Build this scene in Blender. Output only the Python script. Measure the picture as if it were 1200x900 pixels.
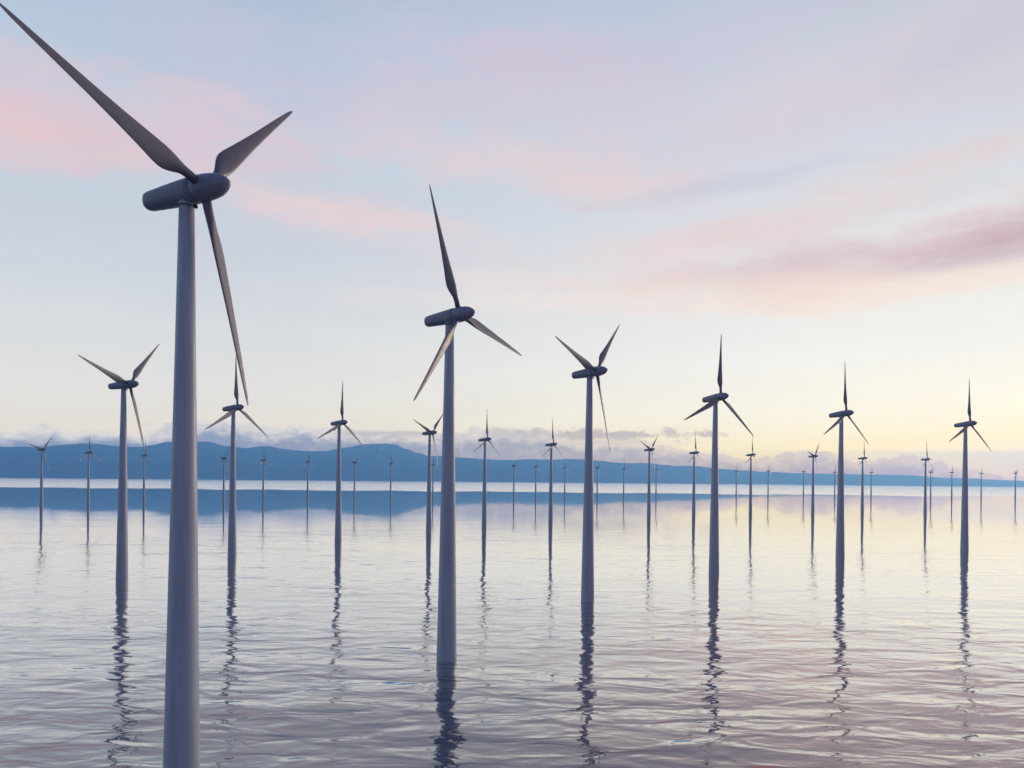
import bpy, bmesh, math, random
from math import sin, cos, pi, radians, atan2, sqrt
from mathutils import Matrix, Vector, noise

for o in list(bpy.data.objects):
    bpy.data.objects.remove(o)
scene = bpy.context.scene
C = scene.collection

# ------------------------------------------------------------------ camera
CAM_H = 42.0                       # metres above the water
F = 900.0                          # focal length in 1200-px-wide pixels
ROLL = math.atan(11 / 1200.0)
cd = bpy.data.cameras.new("camera")
cd.sensor_width = 36.0
cd.lens = 36.0 * F / 1200.0
cd.shift_y = 113.0 / 1200.0
cd.clip_start = 0.5
cd.clip_end = 120000.0
cam = bpy.data.objects.new("camera", cd)
C.objects.link(cam)
cam.matrix_world = Matrix.Translation((0, 0, CAM_H)) @ Matrix.Rotation(pi / 2, 4, 'X') @ Matrix.Rotation(ROLL, 4, 'Z')
scene.camera = cam


def unroll(x, y):
    """photo pixel -> offset from the horizon centre with the roll removed"""
    dx, dy = x - 600.0, y - 563.0
    c, s = cos(-ROLL), sin(-ROLL)
    return c * dx - s * dy, -(s * dx + c * dy)


def azel(x, y):
    u, v = unroll(x, y)
    u /= F
    v /= F
    return math.atan(u), math.atan(v / sqrt(1 + u * u))


def lin(c):
    out = []
    for v in c:
        v /= 255.0
        out.append(v / 12.92 if v <= 0.04045 else ((v + 0.055) / 1.055) ** 2.4)
    return out


# ------------------------------------------------------------------ world: dusk sky
SUN_AZ, SUN_EL = radians(44), radians(6.0)
HAZE_TOP, HAZE_R, HAZE_DENS = 1290.0, 30600.0, 0.88 / 13000.0
HAZE_J = [(0.026, (0.105, 0.262, 0.475)), (0.46, (0.15, 0.345, 0.58)), (0.65, (0.195, 0.43, 0.67)), (0.81, (0.255, 0.545, 0.83)), (0.9, (0.30, 0.61, 0.91))]   # light the haze itself sends towards the camera, by azimuth
world = bpy.data.worlds.new("World")
scene.world = world
world.use_nodes = True
NT = world.node_tree
NT.nodes.clear()


class G:
    """tiny node-graph helper"""
    def __init__(self, nt):
        self.nt = nt

    def node(self, t, **kw):
        n = self.nt.nodes.new(t)
        for k, v in kw.items():
            setattr(n, k, v)
        return n

    def link(self, a, b):
        self.nt.links.new(a, b)

    def put(self, sock, v):
        if hasattr(v, 'is_output') or isinstance(v, bpy.types.NodeSocket):
            self.link(v, sock)
        else:
            sock.default_value = v

    def m(self, op, a, b=0.0, c=None, clamp=False):
        n = self.node('ShaderNodeMath', operation=op, use_clamp=clamp)
        self.put(n.inputs[0], a)
        self.put(n.inputs[1], b)
        if c is not None:
            self.put(n.inputs[2], c)
        return n.outputs[0]

    def smooth(self, v, lo, hi, t0=0.0, t1=1.0, kind='SMOOTHSTEP'):
        n = self.node('ShaderNodeMapRange', interpolation_type=kind)
        self.put(n.inputs['Value'], v)
        self.put(n.inputs['From Min'], lo)
        self.put(n.inputs['From Max'], hi)
        self.put(n.inputs['To Min'], t0)
        self.put(n.inputs['To Max'], t1)
        return n.outputs[0]

    def comb(self, x, y, z):
        n = self.node('ShaderNodeCombineXYZ')
        for i, v in enumerate((x, y, z)):
            self.put(n.inputs[i], v)
        return n.outputs[0]

    def noise(self, vec, scale, detail=6.0, rough=0.55, dist=0.0, lac=2.0):
        n = self.node('ShaderNodeTexNoise', noise_dimensions='3D')
        self.put(n.inputs['Vector'], vec)
        n.inputs['Scale'].default_value = scale
        n.inputs['Detail'].default_value = detail
        n.inputs['Roughness'].default_value = rough
        n.inputs['Distortion'].default_value = dist
        n.inputs['Lacunarity'].default_value = lac
        return n.outputs['Fac']

    def mix(self, fac, a, b, mode='MIX'):
        n = self.node('ShaderNodeMix', data_type='RGBA', blend_type=mode)
        self.put(n.inputs[0], fac)
        for s, v in ((n.inputs[6], a), (n.inputs[7], b)):
            if isinstance(v, bpy.types.NodeSocket):
                self.link(v, s)
            else:
                s.default_value = (v[0], v[1], v[2], 1)
        return n.outputs[2]

    def ramp(self, fac, stops, interp='LINEAR'):
        n = self.node('ShaderNodeValToRGB')
        n.color_ramp.interpolation = interp
        e = n.color_ramp.elements
        while len(e) > 1:
            e.remove(e[0])
        e[0].position = stops[0][0]
        e[0].color = (*stops[0][1], 1)
        for p, c in stops[1:]:
            x = e.new(p)
            x.color = (*c, 1)
        self.put(n.inputs[0], fac)
        return n.outputs[0]

    def curve(self, v, pts):
        n = self.node('ShaderNodeFloatCurve')
        cv = n.mapping.curves[0]
        cv.points[0].location = pts[0]
        cv.points[1].location = pts[-1]
        for p in pts[1:-1]:
            cv.points.new(*p)
        n.mapping.update()
        self.put(n.inputs['Value'], v)
        return n.outputs[0]


g = G(NT)
tc = g.node('ShaderNodeTexCoord')
sep = g.node('ShaderNodeSeparateXYZ')
g.link(tc.outputs['Generated'], sep.inputs[0])
DX, DY, DZ = sep.outputs
AZ = g.m('ARCTAN2', DX, DY)
EL = g.m('ARCSINE', DZ)
ELa = g.m('ABSOLUTE', EL)

# sky-plane coordinates: clouds stretch towards the horizon as on a real ceiling of cloud
den = g.m('ADD', g.m('ABSOLUTE', DZ), 0.10)
PX = g.m('DIVIDE', DX, den)
PY = g.m('DIVIDE', DY, den)
plane = g.comb(PX, PY, 0.0)
streak = g.comb(g.m('MULTIPLY', AZ, 1.0), g.m('MULTIPLY', EL, 3.2), 0.37)
warp = g.noise(plane, 1.1, 7, 0.6, 0.4)
fine = g.noise(streak, 7.0, 9, 0.62, 0.6)
curl = g.noise(streak, 19.0, 6, 0.6, 1.2)
grain = g.m('ADD', g.m('MULTIPLY', fine, 0.55), g.m('MULTIPLY', curl, 0.45))
puff = g.noise(streak, 3.2, 7, 0.58, 0.3)

# base gradient by elevation (0..90 deg mapped to 0..1 through a square root for detail near the horizon)
t = g.m('SQRT', g.m('DIVIDE', ELa, pi / 2, clamp=True))
def tp(y):
    return sqrt(azel(600, y)[1] / (pi / 2))
left = g.ramp(t, [(0.0, lin((226, 218, 210))), (tp(520), lin((230, 226, 219))), (tp(470), lin((228, 228, 226))), (tp(400), lin((217, 222, 226))),
                  (tp(300), lin((203, 210, 221))), (tp(200), lin((195, 211, 226))), (tp(80), lin((184, 200, 221))), (tp(0), lin((175, 192, 215))),
                  (0.78, lin((118, 142, 182))), (1.0, lin((88, 110, 156)))])
right = g.ramp(t, [(0.0, lin((252, 230, 185))), (tp(530), lin((251, 241, 209))), (tp(490), lin((250, 247, 230))), (tp(430), lin((245, 244, 239))),
                   (tp(340), lin((233, 234, 234))), (tp(200), lin((215, 219, 228))), (tp(80), lin((205, 210, 224))), (tp(0), lin((196, 204, 220))),
                   (0.78, lin((122, 142, 182))), (1.0, lin((88, 110, 156)))])
side = g.smooth(AZ, azel(150, 500)[0], azel(1060, 500)[0])
base = g.mix(side, left, right)

# clouds: soft-edged patches (photo px centre, radii, slope in deg, colour, strength)
BLOBS = [
    (950, 125, 330, 70, -2, (222, 212, 218), .85),
    (620, 80, 260, 60, 4, (202, 204, 219), .60),
    (330, 95, 210, 75, 8, (203, 200, 216), .70),
    (120, 140, 330, 62, 4, (222, 203, 211), .85),
    (30, 150, 170, 40, 2, (230, 204, 207), .80),
    (250, 175, 240, 60, 8, (217, 204, 213), .70),
    (400, 247, 190, 22, 5, (233, 215, 215), .85),
    (600, 190, 260, 42, 6, (225, 211, 217), .80),
    (690, 215, 170, 36, 9, (231, 213, 214), .70),
    (560, 285, 160, 18, 2, (228, 218, 222), .45),
    (790, 60, 220, 34, -8, (206, 205, 219), .50),
    (1150, 45, 190, 40, -14, (204, 203, 217), .60),
    (1110, 185, 190, 24, -4, (227, 211, 213), .75),
    (870, 214, 210, 16, -6, (203, 207, 217), .75),
    (1110, 225, 200, 20, -8, (214, 218, 224), .60),
    (800, 300, 290, 34, -2, (231, 217, 218), .75),
    (900, 262, 230, 24, -3, (229, 214, 214), .75),
    (1060, 298, 270, 34, -5, (212, 190, 197), .95),
    (1180, 284, 150, 24, -8, (196, 176, 186), .9),
    (880, 318, 200, 12, -3, (217, 203, 208), .60),
    (1080, 336, 300, 16, -2, (241, 226, 212), .75),
    (820, 352, 380, 22, 1, (244, 231, 226), .65),
    (600, 325, 160, 12, 0, (235, 226, 226), .45),
    (640, 78, 150, 34, 6, (213, 200, 216), .75),
    (720, 135, 240, 44, 5, (214, 208, 219), .6),
    (500, 120, 160, 40, -4, (214, 203, 216), .6),
    (860, 335, 260, 18, 2, (238, 221, 214), .6),
    # salmon clouds added out of view above, only to redden the water's reflections
    (900, -190, 420, 60, -2, (218, 166, 164), .8),
    (1200, -340, 480, 205, -3, (330, 180, 148), 1.0),
]
col = base
for (bx, by, rx, ry, sl, cc, al) in BLOBS:
    mean = sum(cc) / 3
    cc = [mean * 1.0 + 1.22 * (v - mean) for v in cc]
    a0, e0 = azel(bx, by)
    ra = abs(azel(bx + rx, by)[0] - azel(bx - rx, by)[0]) / 2
    re = abs(azel(bx, by - ry)[1] - azel(bx, by + ry)[1]) / 2
    s = radians(sl)
    da = g.m('SUBTRACT', AZ, a0)
    de = g.m('SUBTRACT', EL, e0)
    # rotate by the slope (positive = falls to the right in the picture)
    xa = g.m('SUBTRACT', g.m('MULTIPLY', da, cos(s)), g.m('MULTIPLY', de, sin(s)))
    ya = g.m('ADD', g.m('MULTIPLY', da, sin(s)), g.m('MULTIPLY', de, cos(s)))
    d = g.m('ADD', g.m('POWER', g.m('DIVIDE', xa, ra), 2.0), g.m('POWER', g.m('DIVIDE', ya, re), 2.0))
    d = g.m('SQRT', d)
    wob = g.m('ADD', g.m('MULTIPLY', g.m('SUBTRACT', puff, 0.5), 2.3), g.m('MULTIPLY', g.m('SUBTRACT', fine, 0.5), 2.4))
    d = g.m('ADD', d, wob)
    mask = g.smooth(d, 1.35, 0.15)
    tex = g.m('MULTIPLY', mask, g.smooth(grain, 0.36, 0.62, 0.40 * al, min(1.0, al * 1.15), kind='LINEAR'))
    col = g.mix(tex, col, lin(cc))
# gentle mottling of the veil
mott = g.m('ADD', g.m('MULTIPLY', g.m('SUBTRACT', warp, 0.5), 0.10), 1.0)
col = g.mix(1.0, col, g.comb(mott, mott, g.m('ADD', g.m('MULTIPLY', mott, 0.6), 0.4)), 'MULTIPLY')

# cloud bank lying along the horizon
TOP = [(-400, 510), (0, 506), (60, 502), (110, 504), (160, 506), (205, 497), (240, 494), (300, 499), (360, 501), (420, 505), (500, 508), (560, 505),
       (620, 504), (665, 513), (750, 520), (800, 525), (850, 534), (920, 533), (968, 530), (1000, 537), (1050, 534), (1100, 541), (1130, 549), (1200, 556), (1500, 558)]
AMIN, AMAX = -0.9, 0.9
pts = []
for x, y in TOP:
    a, e = azel(x, y)
    pts.append(((a - AMIN) / (AMAX - AMIN), e / radians(6)))
pts = [(0.0, pts[0][1])] + pts + [(1.0, pts[-1][1])]
azn = g.m('DIVIDE', g.m('SUBTRACT', AZ, AMIN), AMAX - AMIN, clamp=True)
top = g.m('MULTIPLY', g.curve(azn, pts), radians(6))
cvec = g.comb(AZ, g.m('MULTIPLY', EL, 1.7), 1.3)
cn1 = g.noise(cvec, 26.0, 8, 0.6, 0.3)
cn2 = g.noise(cvec, 75.0, 6, 0.6, 0.5)
edge = g.m('ADD', g.m('MULTIPLY', g.m('SUBTRACT', cn1, 0.5), radians(1.8)), g.m('MULTIPLY', g.m('SUBTRACT', cn2, 0.5), radians(1.0)))
depth = g.m('SUBTRACT', g.m('ADD', top, edge), EL)
bmask = g.smooth(depth, radians(-0.02), radians(0.14))
body = g.mix(side, lin((140, 164, 198)), lin((188, 190, 204)))
lit = g.mix(side, lin((220, 222, 226)), lin((228, 219, 214)))
shade = g.m('ADD', g.smooth(depth, radians(0.05), radians(1.25)), g.m('MULTIPLY', g.m('SUBTRACT', g.noise(cvec, 48.0, 7, 0.62, 0.8), 0.5), 1.7), clamp=True)
bank = g.mix(shade, lit, body)
col = g.mix(g.m('MULTIPLY', bmask, 0.95), col, bank)
for (bx, by, rx, ry, cc, al) in [(715, 509, 120, 6, (183, 183, 195), .8), (455, 508, 80, 4, (190, 192, 202), .7), (585, 507, 40, 7, (196, 196, 206), .7),
                                 (230, 499, 60, 3, (196, 200, 210), .6), (730, 518, 70, 4, (205, 202, 208), .6)]:
    a0, e0 = azel(bx, by)
    ra = abs(azel(bx + rx, by)[0] - azel(bx - rx, by)[0]) / 2
    re = abs(azel(bx, by - ry)[1] - azel(bx, by + ry)[1]) / 2
    d = g.m('ADD', g.m('POWER', g.m('DIVIDE', g.m('SUBTRACT', AZ, a0), ra), 2.0), g.m('POWER', g.m('DIVIDE', g.m('SUBTRACT', EL, e0), re), 2.0))
    d = g.m('ADD', g.m('SQRT', d), g.m('ADD', g.m('MULTIPLY', g.m('SUBTRACT', cn1, 0.5), 3.0), g.m('MULTIPLY', g.m('SUBTRACT', cn2, 0.5), 2.0)))
    col = g.mix(g.m('MULTIPLY', g.smooth(d, 1.2, 0.3), al), col, lin(cc))

# the half of the sky away from the sunset is a dimmer blue
front = g.smooth(DY, -0.55, 0.45)
dim = g.mix(front, (0.36, 0.43, 0.62), (1, 1, 1))
col = g.mix(1.0, col, dim, 'MULTIPLY')

sky = g.node('ShaderNodeTexSky', sky_type='NISHITA')
sky.sun_disc = False
sky.sun_elevation = SUN_EL
sky.sun_rotation = SUN_AZ
sky.altitude = 40
nsk = g.mix(1.0, sky.outputs[0], (0.003, 0.003, 0.003), 'MULTIPLY')
col = g.mix(1.0, g.mix(1.0, col, (0.97, 0.97, 0.97), 'MULTIPLY'), nsk, 'ADD')
# the low sky is seen through kilometres of haze: its own radiance is that much stronger
path = g.m('MINIMUM', g.m('DIVIDE', HAZE_TOP - CAM_H, g.m('MAXIMUM', g.m('SINE', ELa), 0.001)), HAZE_R)
TR = g.m('EXPONENT', g.m('MULTIPLY', path, -HAZE_DENS))
inv = g.m('SUBTRACT', 1.0, TR)
scat = g.mix(1.0, g.comb(inv, inv, inv), g.ramp(g.smooth(AZ, -0.6, 0.75, kind='LINEAR'), HAZE_J), 'MULTIPLY')
vm = g.node('ShaderNodeVectorMath', operation='SUBTRACT')
g.link(col, vm.inputs[0])
g.link(scat, vm.inputs[1])
vd = g.node('ShaderNodeVectorMath', operation='DIVIDE')
g.link(vm.outputs[0], vd.inputs[0])
g.link(g.comb(TR, TR, TR), vd.inputs[1])
vx = g.node('ShaderNodeVectorMath', operation='MAXIMUM')
g.link(vd.outputs[0], vx.inputs[0])
vx.inputs[1].default_value = (0.01, 0.01, 0.01)
col = vx.outputs[0]
bg = g.node('ShaderNodeBackground')
g.link(col, bg.inputs[0])
bg.inputs[1].default_value = 1.0
wo = g.node('ShaderNodeOutputWorld')
g.link(bg.outputs[0], wo.inputs[0])

# ------------------------------------------------------------------ sun, exposure
sd = bpy.data.lights.new("sun", 'SUN')
sd.energy = 2.2
sd.angle = radians(9)
sd.color = (1.0, 0.75, 0.57)
sun = bpy.data.objects.new("sun", sd)
C.objects.link(sun)
tosun = Vector((sin(SUN_AZ) * cos(SUN_EL), cos(SUN_AZ) * cos(SUN_EL), sin(SUN_EL)))
sun.rotation_euler = tosun.to_track_quat('Z', 'Y').to_euler()
sun.location = (300, 300, 300)

vs = scene.view_settings
vs.view_transform = 'Standard'
vs.look = 'None'
vs.exposure = 0.0
vs.gamma = 1.0
vs.use_curve_mapping = False
scene.render.engine = 'CYCLES'
scene.cycles.max_bounces = 6
scene.cycles.volume_bounces = 1
scene.cycles.glossy_bounces = 3


# ------------------------------------------------------------------ helpers
def mat(name):
    m = bpy.data.materials.new(name)
    m.use_nodes = True
    m.node_tree.nodes.clear()
    gg = G(m.node_tree)
    out = gg.node('ShaderNodeOutputMaterial')
    return m, gg, out


def link_mesh(name, bm, m, parent=None, smooth=True):
    me = bpy.data.meshes.new(name)
    bm.to_mesh(me)
    bm.free()
    me.materials.append(m)
    for p in me.polygons:
        p.use_smooth = smooth
    o = bpy.data.objects.new(name, me)
    C.objects.link(o)
    if parent:
        o.parent = parent
    return o


# ------------------------------------------------------------------ materials
def painted(name, colour, rough, streaks=True):
    m, gg, out = mat(name)
    b = gg.node('ShaderNodeBsdfPrincipled')
    t_ = gg.node('ShaderNodeTexCoord')
    mp = gg.node('ShaderNodeMapping')
    mp.inputs['Scale'].default_value = (1.0, 1.0, 0.06 if streaks else 1.0)
    gg.link(t_.outputs['Object'], mp.inputs[0])
    n = gg.noise(mp.outputs[0], 1.3, 6, 0.6, 0.2)
    f = gg.smooth(n, 0.35, 0.75, 0.0, 1.0)
    c = gg.mix(f, colour, [v * 0.80 for v in colour])
    gg.link(c, b.inputs['Base Color'])
    gg.link(gg.smooth(n, 0.3, 0.7, rough, rough + 0.12), b.inputs['Roughness'])
    gg.link(b.outputs[0], out.inputs[0])
    return m


M_TOWER = painted('tower_paint', (0.47, 0.53, 0.57), 0.42)
M_NAC = painted('nacelle_paint', (0.27, 0.30, 0.36), 0.40, False)
M_BLADE = painted('blade_paint', (0.16, 0.17, 0.205), 0.38, False)
M_DARK = painted('dark_steel', (0.06, 0.065, 0.075), 0.5, False)


def water_material():
    m, gg, out = mat('lake_water')
    gl = gg.node('ShaderNodeBsdfGlossy', distribution='MULTI_GGX')
    gl.inputs['Color'].default_value = (1.0, 0.985, 0.975, 1)
    df = gg.node('ShaderNodeBsdfDiffuse')
    geo = gg.node('ShaderNodeNewGeometry')
    sp = gg.node('ShaderNodeSeparateXYZ')
    gg.link(geo.outputs['Position'], sp.inputs[0])
    X, Y, _ = sp.outputs
    P = geo.outputs['Position']
    # pink sky reflection painted into the body colour on the right; blue water elsewhere
    pink_sheen = gg.smooth(gg.m('ADD', gg.m('ADD', X, gg.m('MULTIPLY', Y, -0.10)), gg.m('MULTIPLY', gg.m('SUBTRACT', gg.noise(P, 0.02, 4, 0.6), 0.5), 110.0)), -45.0, 60.0)
    gg.link(gg.mix(pink_sheen, (0.03, 0.055, 0.10), (0.25, 0.085, 0.075)), df.inputs['Color'])
    flat = gg.comb(gg.m('MULTIPLY', X, 0.5), Y, 0.0)
    long_ = gg.comb(gg.m('ADD', gg.m('MULTIPLY', X, 0.30), gg.m('MULTIPLY', Y, 0.10)), Y, 3.1)
    swell = gg.noise(long_, 0.045, 2, 0.5)
    mid = gg.noise(flat, 0.16, 2, 0.42, 0.5)
    rip = gg.noise(flat, 0.5, 3, 0.5, 0.4)
    # gusts: wide patches where the ripples are stronger or weaker
    gust = gg.smooth(gg.noise(gg.comb(gg.m('MULTIPLY', X, 0.4), Y, 0.0), 0.012, 3, 0.5), 0.3, 0.7, 0.65, 1.25)
    # ripples die out in the lee far from the camera's shore; beyond it the wind roughens the lake again
    wobY = gg.m('ADD', Y, gg.m('MULTIPLY', gg.m('SUBTRACT', gg.noise(P, 0.004, 4, 0.6), 0.5), 320.0))
    calm = gg.curve(gg.m('DIVIDE', wobY, 2000.0, clamp=True), [(0, 1.0), (0.065, 1.0), (0.09, 0.80), (0.12, 0.55), (0.16, 0.36), (0.25, 0.19), (0.34, 0.11), (0.45, 0.03), (1.0, 0.01)])
    calm = gg.m('MULTIPLY', calm, 1.45)
    h = gg.m('ADD', gg.m('MULTIPLY', swell, 0.8), gg.m('ADD', gg.m('MULTIPLY', mid, 0.46), gg.m('MULTIPLY', rip, 0.06)))
    h = gg.m('MULTIPLY', h, gg.m('MULTIPLY', calm, gust))
    bp = gg.node('ShaderNodeBump')
    bp.inputs['Strength'].default_value = 1.0
    bp.inputs['Distance'].default_value = 1.0
    gg.link(h, bp.inputs['Height'])
    bn = bp.outputs[0]
    wf = gg.m('ADD', Y, gg.m('MULTIPLY', gg.m('SUBTRACT', gg.noise(gg.comb(X, gg.m('MULTIPLY', Y, 0.2), 0.0), 0.004, 5, 0.65), 0.5), 1100.0))
    wind = gg.smooth(wf, 2650.0, 3000.0)
    patch = gg.smooth(gg.noise(gg.comb(gg.m('MULTIPLY', X, 1.0), gg.m('MULTIPLY', Y, 0.05), 2.0), 0.0016, 4, 0.6), 0.42, 0.56, 0.70, 1.0)
    gust2 = gg.m('MULTIPLY', wind, patch)
    lean = gg.node('ShaderNodeVectorMath', operation='ADD')
    gg.link(bn, lean.inputs[0])
    gg.link(gg.comb(0.0, gg.m('MULTIPLY', gust2, -0.034), 0.0), lean.inputs[1])
    nn = gg.node('ShaderNodeVectorMath', operation='NORMALIZE')
    gg.link(lean.outputs[0], nn.inputs[0])
    gg.link(nn.outputs[0], gl.inputs['Normal'])
    r = gg.m('ADD', gg.m('MULTIPLY', gust2, 0.20), 0.025)
    gg.link(r, gl.inputs['Roughness'])
    lw = gg.node('ShaderNodeLayerWeight')
    lw.inputs['Blend'].default_value = 0.5
    gg.link(bp.outputs[0], lw.inputs['Normal'])
    # reflectance of the water against the facing angle (0 = head-on, 1 = grazing)
    fr = gg.curve(lw.outputs['Facing'], [(0, 0.05), (0.4, 0.11), (0.55, 0.21), (0.68, 0.33), (0.77, 0.57), (0.85, 0.82), (0.92, 0.96), (1.0, 0.98)])
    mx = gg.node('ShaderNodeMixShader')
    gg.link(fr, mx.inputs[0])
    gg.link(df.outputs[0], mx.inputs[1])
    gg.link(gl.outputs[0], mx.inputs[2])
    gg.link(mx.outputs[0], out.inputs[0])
    return m


def mountain_material():
    m, gg, out = mat('forested_slopes')
    b = gg.node('ShaderNodeBsdfPrincipled')
    b.inputs['Roughness'].default_value = 0.95
    geo = gg.node('ShaderNodeNewGeometry')
    sp = gg.node('ShaderNodeSeparateXYZ')
    gg.link(geo.outputs['Position'], sp.inputs[0])
    n = gg.noise(geo.outputs['Position'], 0.0013, 8, 0.65)
    c = gg.mix(gg.smooth(n, 0.4, 0.65), (0.04, 0.07, 0.085), (0.09, 0.115, 0.12))
    n2 = gg.noise(gg.comb(gg.m('MULTIPLY', sp.outputs[0], 1.0), gg.m('MULTIPLY', sp.outputs[1], 0.3), gg.m('MULTIPLY', sp.outputs[2], 0.6)), 0.006, 7, 0.7)
    snow = gg.m('MULTIPLY', gg.smooth(sp.outputs[2], 820.0, 1060.0), gg.smooth(n2, 0.52, 0.62))
    c = gg.mix(gg.m('MULTIPLY', snow, 0.8), c, (0.62, 0.65, 0.70))
    gg.link(c, b.inputs['Base Color'])
    gg.link(b.outputs[0], out.inputs[0])
    return m


# ------------------------------------------------------------------ setting: lake, mountains, haze
bm = bmesh.new()
EXT = 30500.0
xs = [-EXT + 2 * EXT * i / 24 for i in range(25)]
grid = [[bm.verts.new((x, y, 0)) for x in xs] for y in xs]
for j in range(24):
    for i in range(24):
        bm.faces.new((grid[j][i], grid[j][i + 1], grid[j + 1][i + 1], grid[j + 1][i]))
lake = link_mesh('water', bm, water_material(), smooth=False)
lake['kind'] = 'structure'

M_MTN = mountain_material()


def ridge(name, prof, dist, depth_m, rough, seed):
    """terrain along an arc round the lake, its crest line read off as height at 'dist' metres"""
    A0, A1, NA, ND = radians(-62), radians(62), 900, 40
    pr = sorted((azel(x, y)[0], math.tan(azel(x, y)[1])) for x, y in prof)

    def crest(a):
        if a <= pr[0][0]:
            return pr[0][1]
        for (a0, v0), (a1, v1) in zip(pr, pr[1:]):
            if a <= a1:
                k = (a - a0) / (a1 - a0)
                k = k * k * (3 - 2 * k)
                return v0 + (v1 - v0) * k
        return pr[-1][1]
    bm = bmesh.new()
    rows = []
    for j in range(ND + 1):
        q = j / ND                          # 0 = shore, crest at 0.6, back slope after
        row = []
        for i in range(NA + 1):
            a = A0 + (A1 - A0) * i / NA
            d = dist + (q - 0.6) * depth_m
            H = crest(a) * dist + CAM_H
            s = (q / 0.6) ** 1.15 if q <= 0.6 else 1 - ((q - 0.6) / 0.4) ** 1.4
            p = Vector((a * dist / 1500.0, d / 1500.0, seed))
            n = noise.fractal(p * 1.0, 1.0, 2.1, 9)
            rdg = 1 - abs(noise.fractal(p * 0.8 + Vector((7, 3, 1)), 0.9, 2.2, 5))
            cw = 1 - abs(q - 0.6) / 0.6
            z = H * s * (1 + rough * n * (1.0 - 0.90 * cw ** 3)) + (rdg - 0.8) * H * 0.35 * s * (1 - cw ** 2)
            z += n * 22.0 * cw
            if j == 0 or j == ND:
                z = -5.0
            row.append(bm.verts.new((d * sin(a), d * cos(a), max(z, -5.0))))
        rows.append(row)
    for j in range(ND):
        for i in range(NA):
            bm.faces.new((rows[j][i], rows[j][i + 1], rows[j + 1][i + 1], rows[j + 1][i]))
    o = link_mesh(name, bm, M_MTN)
    o['kind'] = 'structure'
    return o


ridge('mountains', [(-500, 524), (-200, 518), (0, 523), (40, 522), (70, 520), (88, 519), (130, 522), (160, 524), (200, 520), (220, 519), (245, 517), (265, 521),
                    (290, 524), (308, 523), (340, 526), (360, 527.5), (380, 527), (402, 524), (420, 522), (445, 521), (462, 521), (475, 525), (490, 530),
                    (502, 534), (540, 536), (600, 537.5), (640, 538), (700, 540), (750, 542), (800, 546.5), (860, 551), (920, 554), (1000, 556), (1060, 556), (1110, 560), (1200, 564), (1500, 564)],
      25000.0, 8600.0, 0.5, 0.3)
ridge('hills', [(-500, 535), (0, 536), (120, 540), (250, 533), (330, 541), (395, 538), (470, 545), (560, 549), (660, 556), (730, 565), (800, 572), (1500, 580)],
      21000.0, 4300.0, 0.6, 5.7)

bm = bmesh.new()
bmesh.ops.create_cube(bm, size=1.0)
for v in bm.verts:
    v.co = Vector((v.co.x * 2 * HAZE_R, v.co.y * 2 * HAZE_R, -6.0 if v.co.z < 0 else HAZE_TOP))
hm, gg, out = mat('lake_haze')
pv = gg.node('ShaderNodeVolumePrincipled')
pv.inputs['Color'].default_value = (0.22, 0.57, 1.0, 1)
pv.inputs['Density'].default_value = HAZE_DENS
pv.inputs['Anisotropy'].default_value = 0.58
gg.link(pv.outputs[0], out.inputs['Volume'])
hz = link_mesh('haze', bm, hm, smooth=False)
hz['kind'] = 'stuff'

# ------------------------------------------------------------------ wind turbine
HUB_Z = 80.0
TILT = 0.07
ROT_OFF = 2.8
R_BLADE = 29.0
AX = Matrix.Rotation(-TILT, 4, 'Y')        # local x of the head points up along the tilted shaft


def rings(bm, secs, n=32, cap0=True, cap1=True):
    """secs: list of rings, each a list of n coordinates"""
    vr = [[bm.verts.new(p) for p in s] for s in secs]
    for a, b in zip(vr, vr[1:]):
        for i in range(len(a)):
            j = (i + 1) % len(a)
            bm.faces.new((a[i], a[j], b[j], b[i]))
    if cap0:
        bm.faces.new(list(reversed(vr[0])))
    if cap1:
        bm.faces.new(vr[-1])
    bmesh.ops.recalc_face_normals(bm, faces=bm.faces)


def ring_z(r, z, n=48):
    return [(r * cos(2 * pi * i / n), r * sin(2 * pi * i / n), z) for i in range(n)]


def ring_x(x, ry, rz, zc, n=40, sq=2.0):
    out = []
    for i in range(n):
        a = 2 * pi * i / n
        c, s = cos(a), sin(a)
        out.append((x, ry * math.copysign(abs(c) ** (2 / sq), c), zc + rz * math.copysign(abs(s) ** (2 / sq), s)))
    return out


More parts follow.
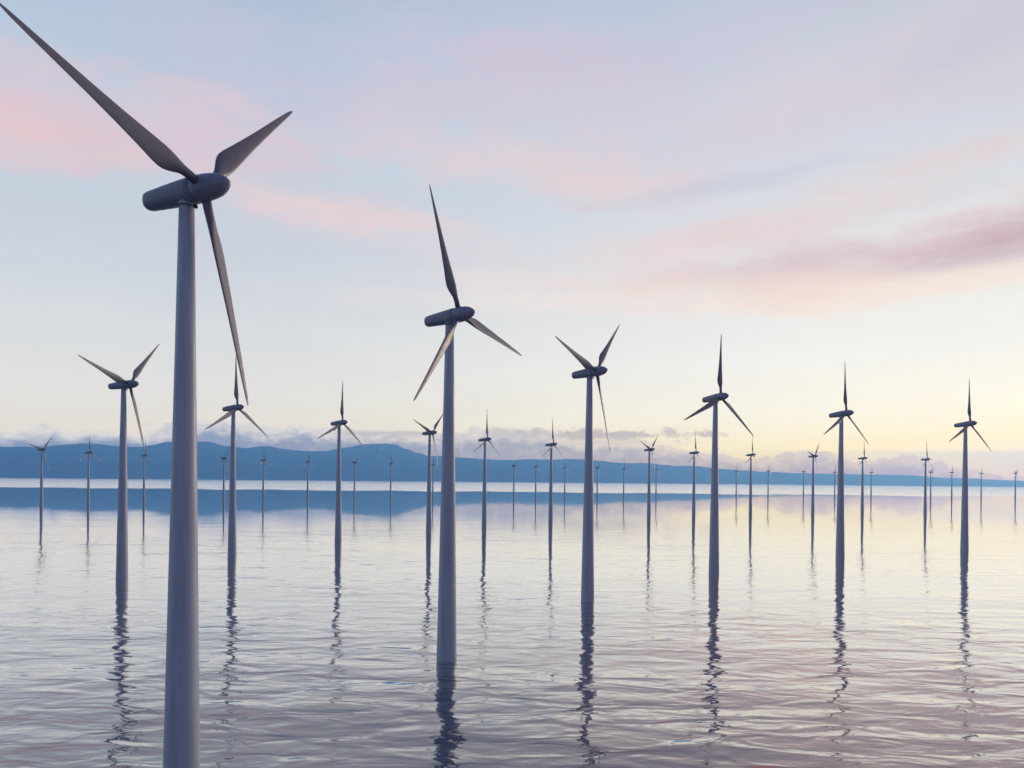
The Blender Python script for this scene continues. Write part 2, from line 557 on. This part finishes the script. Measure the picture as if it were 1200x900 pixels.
def make_turbine(name):
    root = bpy.data.objects.new(name, None)
    root.empty_display_size = 4
    C.objects.link(root)
    # tower: tapered tube with shallow weld flanges
    bm = bmesh.new()
    secs = []
    zt = 78.1
    def tr(z):
        return 2.35 + (0.98 - 2.35) * (max(z, 0) / zt)
    zz = [-4.0, 0.0]
    for zf in (19.5, 39.0, 58.5):
        zz += [zf - 0.06, zf + 0.06]
    zz += [zt]
    for z in zz:
        secs.append(ring_z(tr(z), z))
    rings(bm, secs)
    link_mesh('tower', bm, M_TOWER, root)
    # yaw collar
    bm = bmesh.new()
    rings(bm, [ring_z(1.0, 78.12), ring_z(1.0, 78.28), ring_z(1.02, 78.30), ring_z(1.12, 78.9), ring_z(1.12, 79.3)])
    col_ = link_mesh('yaw_collar', bm, M_TOWER, root)
    bm = bmesh.new()
    rings(bm, [ring_z(1.05, 78.02), ring_z(1.05, 78.14)])
    link_mesh('flange', bm, M_DARK, col_)
    # head (axes tilted): everything below in head space
    head = Matrix.Translation((0, 0, HUB_Z)) @ AX

    def place(o):
        o.matrix_local = head
        return o
    bm = bmesh.new()
    prof = [(-6.8, .62), (-6.72, .92), (-6.5, 1.13), (-6.1, 1.24), (-5.0, 1.32), (-3.0, 1.46), (-1.0, 1.58), (0.6, 1.66), (1.62, 1.70)]
    rings(bm, [ring_x(x, r * 0.97, r, 0.02 * (x - 1.6), sq=2.5) for x, r in prof])
    nac = place(link_mesh('nacelle', bm, M_NAC, root))
    # cooling vents: thin raised louvres on both flanks near the back
    for x in (-5.6, -4.4, -3.2):
        for sgn in (-1, 1):
            r = 1.46 + 0.07 * (x + 3.0) 
            bm = bmesh.new()
            bmesh.ops.create_cube(bm, size=1.0)
            for v in bm.verts:
                v.co = Vector((v.co.x * 0.20, sgn * (r * 0.90) + v.co.y * 0.34, v.co.z * 0.55 + 0.58))
            bmesh.ops.bevel(bm, geom=bm.edges[:], offset=0.02, segments=1, affect='EDGES')
            o = link_mesh('vent', bm, M_DARK, nac, smooth=False)
    # spinner
    bm = bmesh.new()
    prof = [(1.68, 1.66), (1.74, 1.72), (2.4, 1.76), (3.4, 1.73), (4.3, 1.62), (5.2, 1.45), (5.9, 1.14), (6.4, 0.82), (6.75, 0.48), (6.92, 0.2), (6.96, 0.04)]
    rings(bm, [ring_x(x, r, r, 0.0) for x, r in prof])
    place(link_mesh('spinner', bm, M_NAC, root))
    # service bracket under the head
    bm = bmesh.new()
    bmesh.ops.create_cube(bm, size=1.0)
    for v in bm.verts:
        v.co = Vector((1.45 + v.co.x * 0.5 - v.co.z * 0.12, v.co.y * 0.5, 77.95 + v.co.z * 0.55))
    bmesh.ops.bevel(bm, geom=bm.edges[:], offset=0.08, segments=2, affect='EDGES')
    link_mesh('bracket', bm, M_DARK, root)
    # blade along +z, leading edge to +y, trailing edge to -y
    bm = bmesh.new()
    S = [(1.3, 1.25, 1.25, 0.0, 0), (2.9, 1.15, 1.15, 0.0, 0), (3.9, 1.35, 1.05, .10, 8), (4.4, 1.60, .98, .17, 12), (5.0, 2.0, .86, .28, 14.5), (5.7, 2.42, .76, .41, 15.8), (6.4, 2.72, .67, .51, 15.8), (7.2, 2.86, .59, .56, 15), (8.3, 2.80, .52, .56, 13.5),
         (10.5, 2.45, .42, .5, 11), (14, 1.95, .32, .44, 8), (18, 1.50, .24, .36, 5.5), (22, 1.14, .17, .28, 3), (25.5, .82, .11, .2, 1.5), (27.8, .55, .07, .13, .5), (28.8, .3, .04, .07, 0), (29.0, .1, .02, .02, 0)]
    secs = []
    n = 28
    for (r, ch, th, off, tw) in S:
        k = min(1, max(0, (r - 2.9) / 3.0))     # 0 round root, 1 aerofoil
        ring = []
        for i in range(n):
            a = 2 * pi * i / n
            cx, cy = cos(a), sin(a)             # cx along chord, +1 leading
            y = ch / 2 * cx
            tt = th / 2 * cy
            taper = 0.35 + 0.65 * (0.5 + 0.5 * cx) ** 0.55
            tt *= (1 - k) + k * taper * 1.25
            y -= off
            q = radians(tw)
            ring.append((tt * cos(q) + y * sin(q), -tt * sin(q) + y * cos(q), r))
        secs.append(ring)
    rings(bm, secs)
    me = None
    for k in range(3):
        if me is None:
            b0 = link_mesh('blade', bm, M_BLADE, root)
            me = b0.data
        else:
            b0 = bpy.data.objects.new('blade', me)
            C.objects.link(b0)
            b0.parent = root
        b0['k'] = k
    return root


def set_pose(root, theta):
    hub = Matrix.Translation((0, 0, HUB_Z)) @ AX @ Matrix.Translation((ROT_OFF, 0, 0))
    for ch in root.children:
        if ch.name.split('.')[0] == 'blade':
            th = theta + ch['k'] * 2 * pi / 3
            # span = cos(th)*(0,-1,0) + sin(th)*(0,0,1): turn about the shaft
            ch.matrix_local = hub @ Matrix.Rotation(pi / 2 - th, 4, 'X')


def copy_tree(o, parent=None):
    c = o.copy()
    C.objects.link(c)
    if parent:
        c.parent = parent
    for ch in o.children:
        copy_tree(ch, c)
    return c


GROUP = 'wind turbines standing in the lake'
A, B = 0.28, 1.64
# tower x at the hub, hub y (photo px), rotor angle, yaw, label
T = [
    (219, 225, 0.29, 0.34, 'nearest and largest grey wind turbine, thick tower running out of the bottom of the picture'),
    (527, 371, 1.24, 0.53, 'second largest wind turbine, near the middle, top blade leaning left'),
    (691, 436.5, 0.28, 0.59, 'large turbine with blades in a Y, right of the second largest one'),
    (838.5, 466, 1.67, 0.90, 'fourth largest turbine, upright blade, right of the large one with Y blades'),
    (986, 485, 1.64, 0.87, 'turbine with one upright blade, between the fourth largest and the big rightmost one'),
    (1131.5, 497, 1.66, 1.00, 'big turbine closest to the right edge, dark tower rising from the yellow water'),
    (145, 451, 0.27, 0.20, 'large turbine with blades in a Y, just left of the nearest tower'),
    (273.5, 478, 1.60, 0.36, 'medium turbine with sunlit tower edge, just right of the nearest tower'),
    (397.5, 495.5, 1.66, 0.45, 'medium turbine halfway between the nearest tower and the second largest one'),
    (49, 526.7, A, .16, 'small turbine before blue mountains, leftmost of all'),
    (104, 530.3, B, .20, 'small turbine before blue mountains, second from the left edge'),
    (169, 533.7, B, .24, 'small turbine between the large left Y-bladed turbine and the nearest tower'),
    (262.5, 537, A, .30, 'small distant turbine close beside the left of the sunlit medium tower'),
    (308.7, 539, B, .33, 'small distant turbine first to the right of the sunlit medium tower'),
    (360.8, 541, B, .37, 'small distant turbine just left of the medium turbine at the mountain foot'),
    (415.5, 542, A, .40, 'small distant Y-bladed turbine close to the right of the halfway medium turbine'),
    (458, 543.3, B, .43, 'small distant turbine beneath the highest mountain peak'),
    (503.5, 507.2, A, .46, 'Y-bladed mid-distance turbine close to the left of the second largest tower'),
    (507.5, 544.7, B, .46, 'tiny far turbine half hidden behind the Y-bladed one beside the second largest tower'),
    (568.3, 515, B, .50, 'mid-distance turbine with upright blade, first right of the second largest tower'),
    (602.3, 545.8, A, .52, 'tiny far Y-bladed turbine, first right of the upright mid-distance one'),
    (628, 547, B, .54, 'tiny far turbine just left of the tall mid-distance one with spread blades'),
    (646, 520.8, B, .55, 'mid-distance turbine with wide spread blades, left of the large Y-bladed tower'),
    (662, 548.3, B, .56, 'tiny far turbine just right of the mid-distance one with spread blades'),
    (700, 548.3, A, .59, 'tiny far Y-bladed turbine close to the right of the large Y-bladed tower'),
    (731, 549.5, B, .61, 'tiny far turbine midway between the large Y-bladed tower and the next mid-distance one'),
    (761, 527, A, .63, 'mid-distance Y-bladed turbine between the large Y-bladed tower and the fourth largest'),
    (769, 550.3, B, .63, 'tiny far turbine touching the right of a mid-distance Y-bladed one'),
    (813.5, 530.5, B, .66, 'mid-distance turbine close to the left of the fourth largest tower'),
    (834.5, 551, A, .67, 'tiny far turbine hidden behind the fourth largest tower, blade peeking out left'),
    (863, 552, B, .69, 'tiny far turbine first right of the fourth largest tower'),
    (880, 533, B, .70, 'mid-distance turbine with upright blade, first right of the fourth largest tower'),
    (900.3, 552, B, .72, 'tiny far turbine alone to the right of the upright mid-distance one'),
    (941.7, 552.8, A, .74, 'tiny far Y-bladed turbine just left of a mid-distance Y-bladed one'),
    (953, 534.7, A, .75, 'mid-distance Y-bladed turbine to the left of the tower before the yellow glow'),
    (978.3, 553.3, B, .77, 'tiny far turbine close behind the left of a big dark tower'),
    (1011, 537, B, .79, 'mid-distance turbine first right of the big tower before the yellow glow'),
    (1021, 553.3, B, .80, 'tiny far turbine just right of the mid-distance one beside the big tower'),
    (1084.7, 538.3, B, .84, 'mid-distance turbine first left of the big rightmost tower'),
    (1090.8, 553.3, A, .85, 'tiny far Y-bladed turbine touching the mid-distance one left of the rightmost big tower'),
    (1115.5, 553.7, B, .86, 'tiny far turbine close to the left of the big rightmost tower'),
    (1150, 554.5, B, .88, 'tiny far turbine first right of the big rightmost tower'),
    (1190, 554.5, A, .91, 'tiny far Y-bladed turbine at the right edge, rightmost of all'),
]
proto = make_turbine('wind_turbine')
rnd = random.Random(4)
for i, (px, py, th, yaw, label) in enumerate(T):
    o = proto if i == 0 else copy_tree(proto)
    u, v = unroll(px, py)
    d = F * (HUB_Z - CAM_H) / v
    o.location = (u * d / F, d, 0)
    o.rotation_euler = (0, 0, -yaw)
    if i >= 9:
        th += rnd.uniform(-.06, .06)
    set_pose(o, th)
    o['label'] = label
    o['category'] = 'wind turbine'
    o['group'] = GROUP
for o in scene.objects:
    if 'k' in o.keys():
        del o['k']
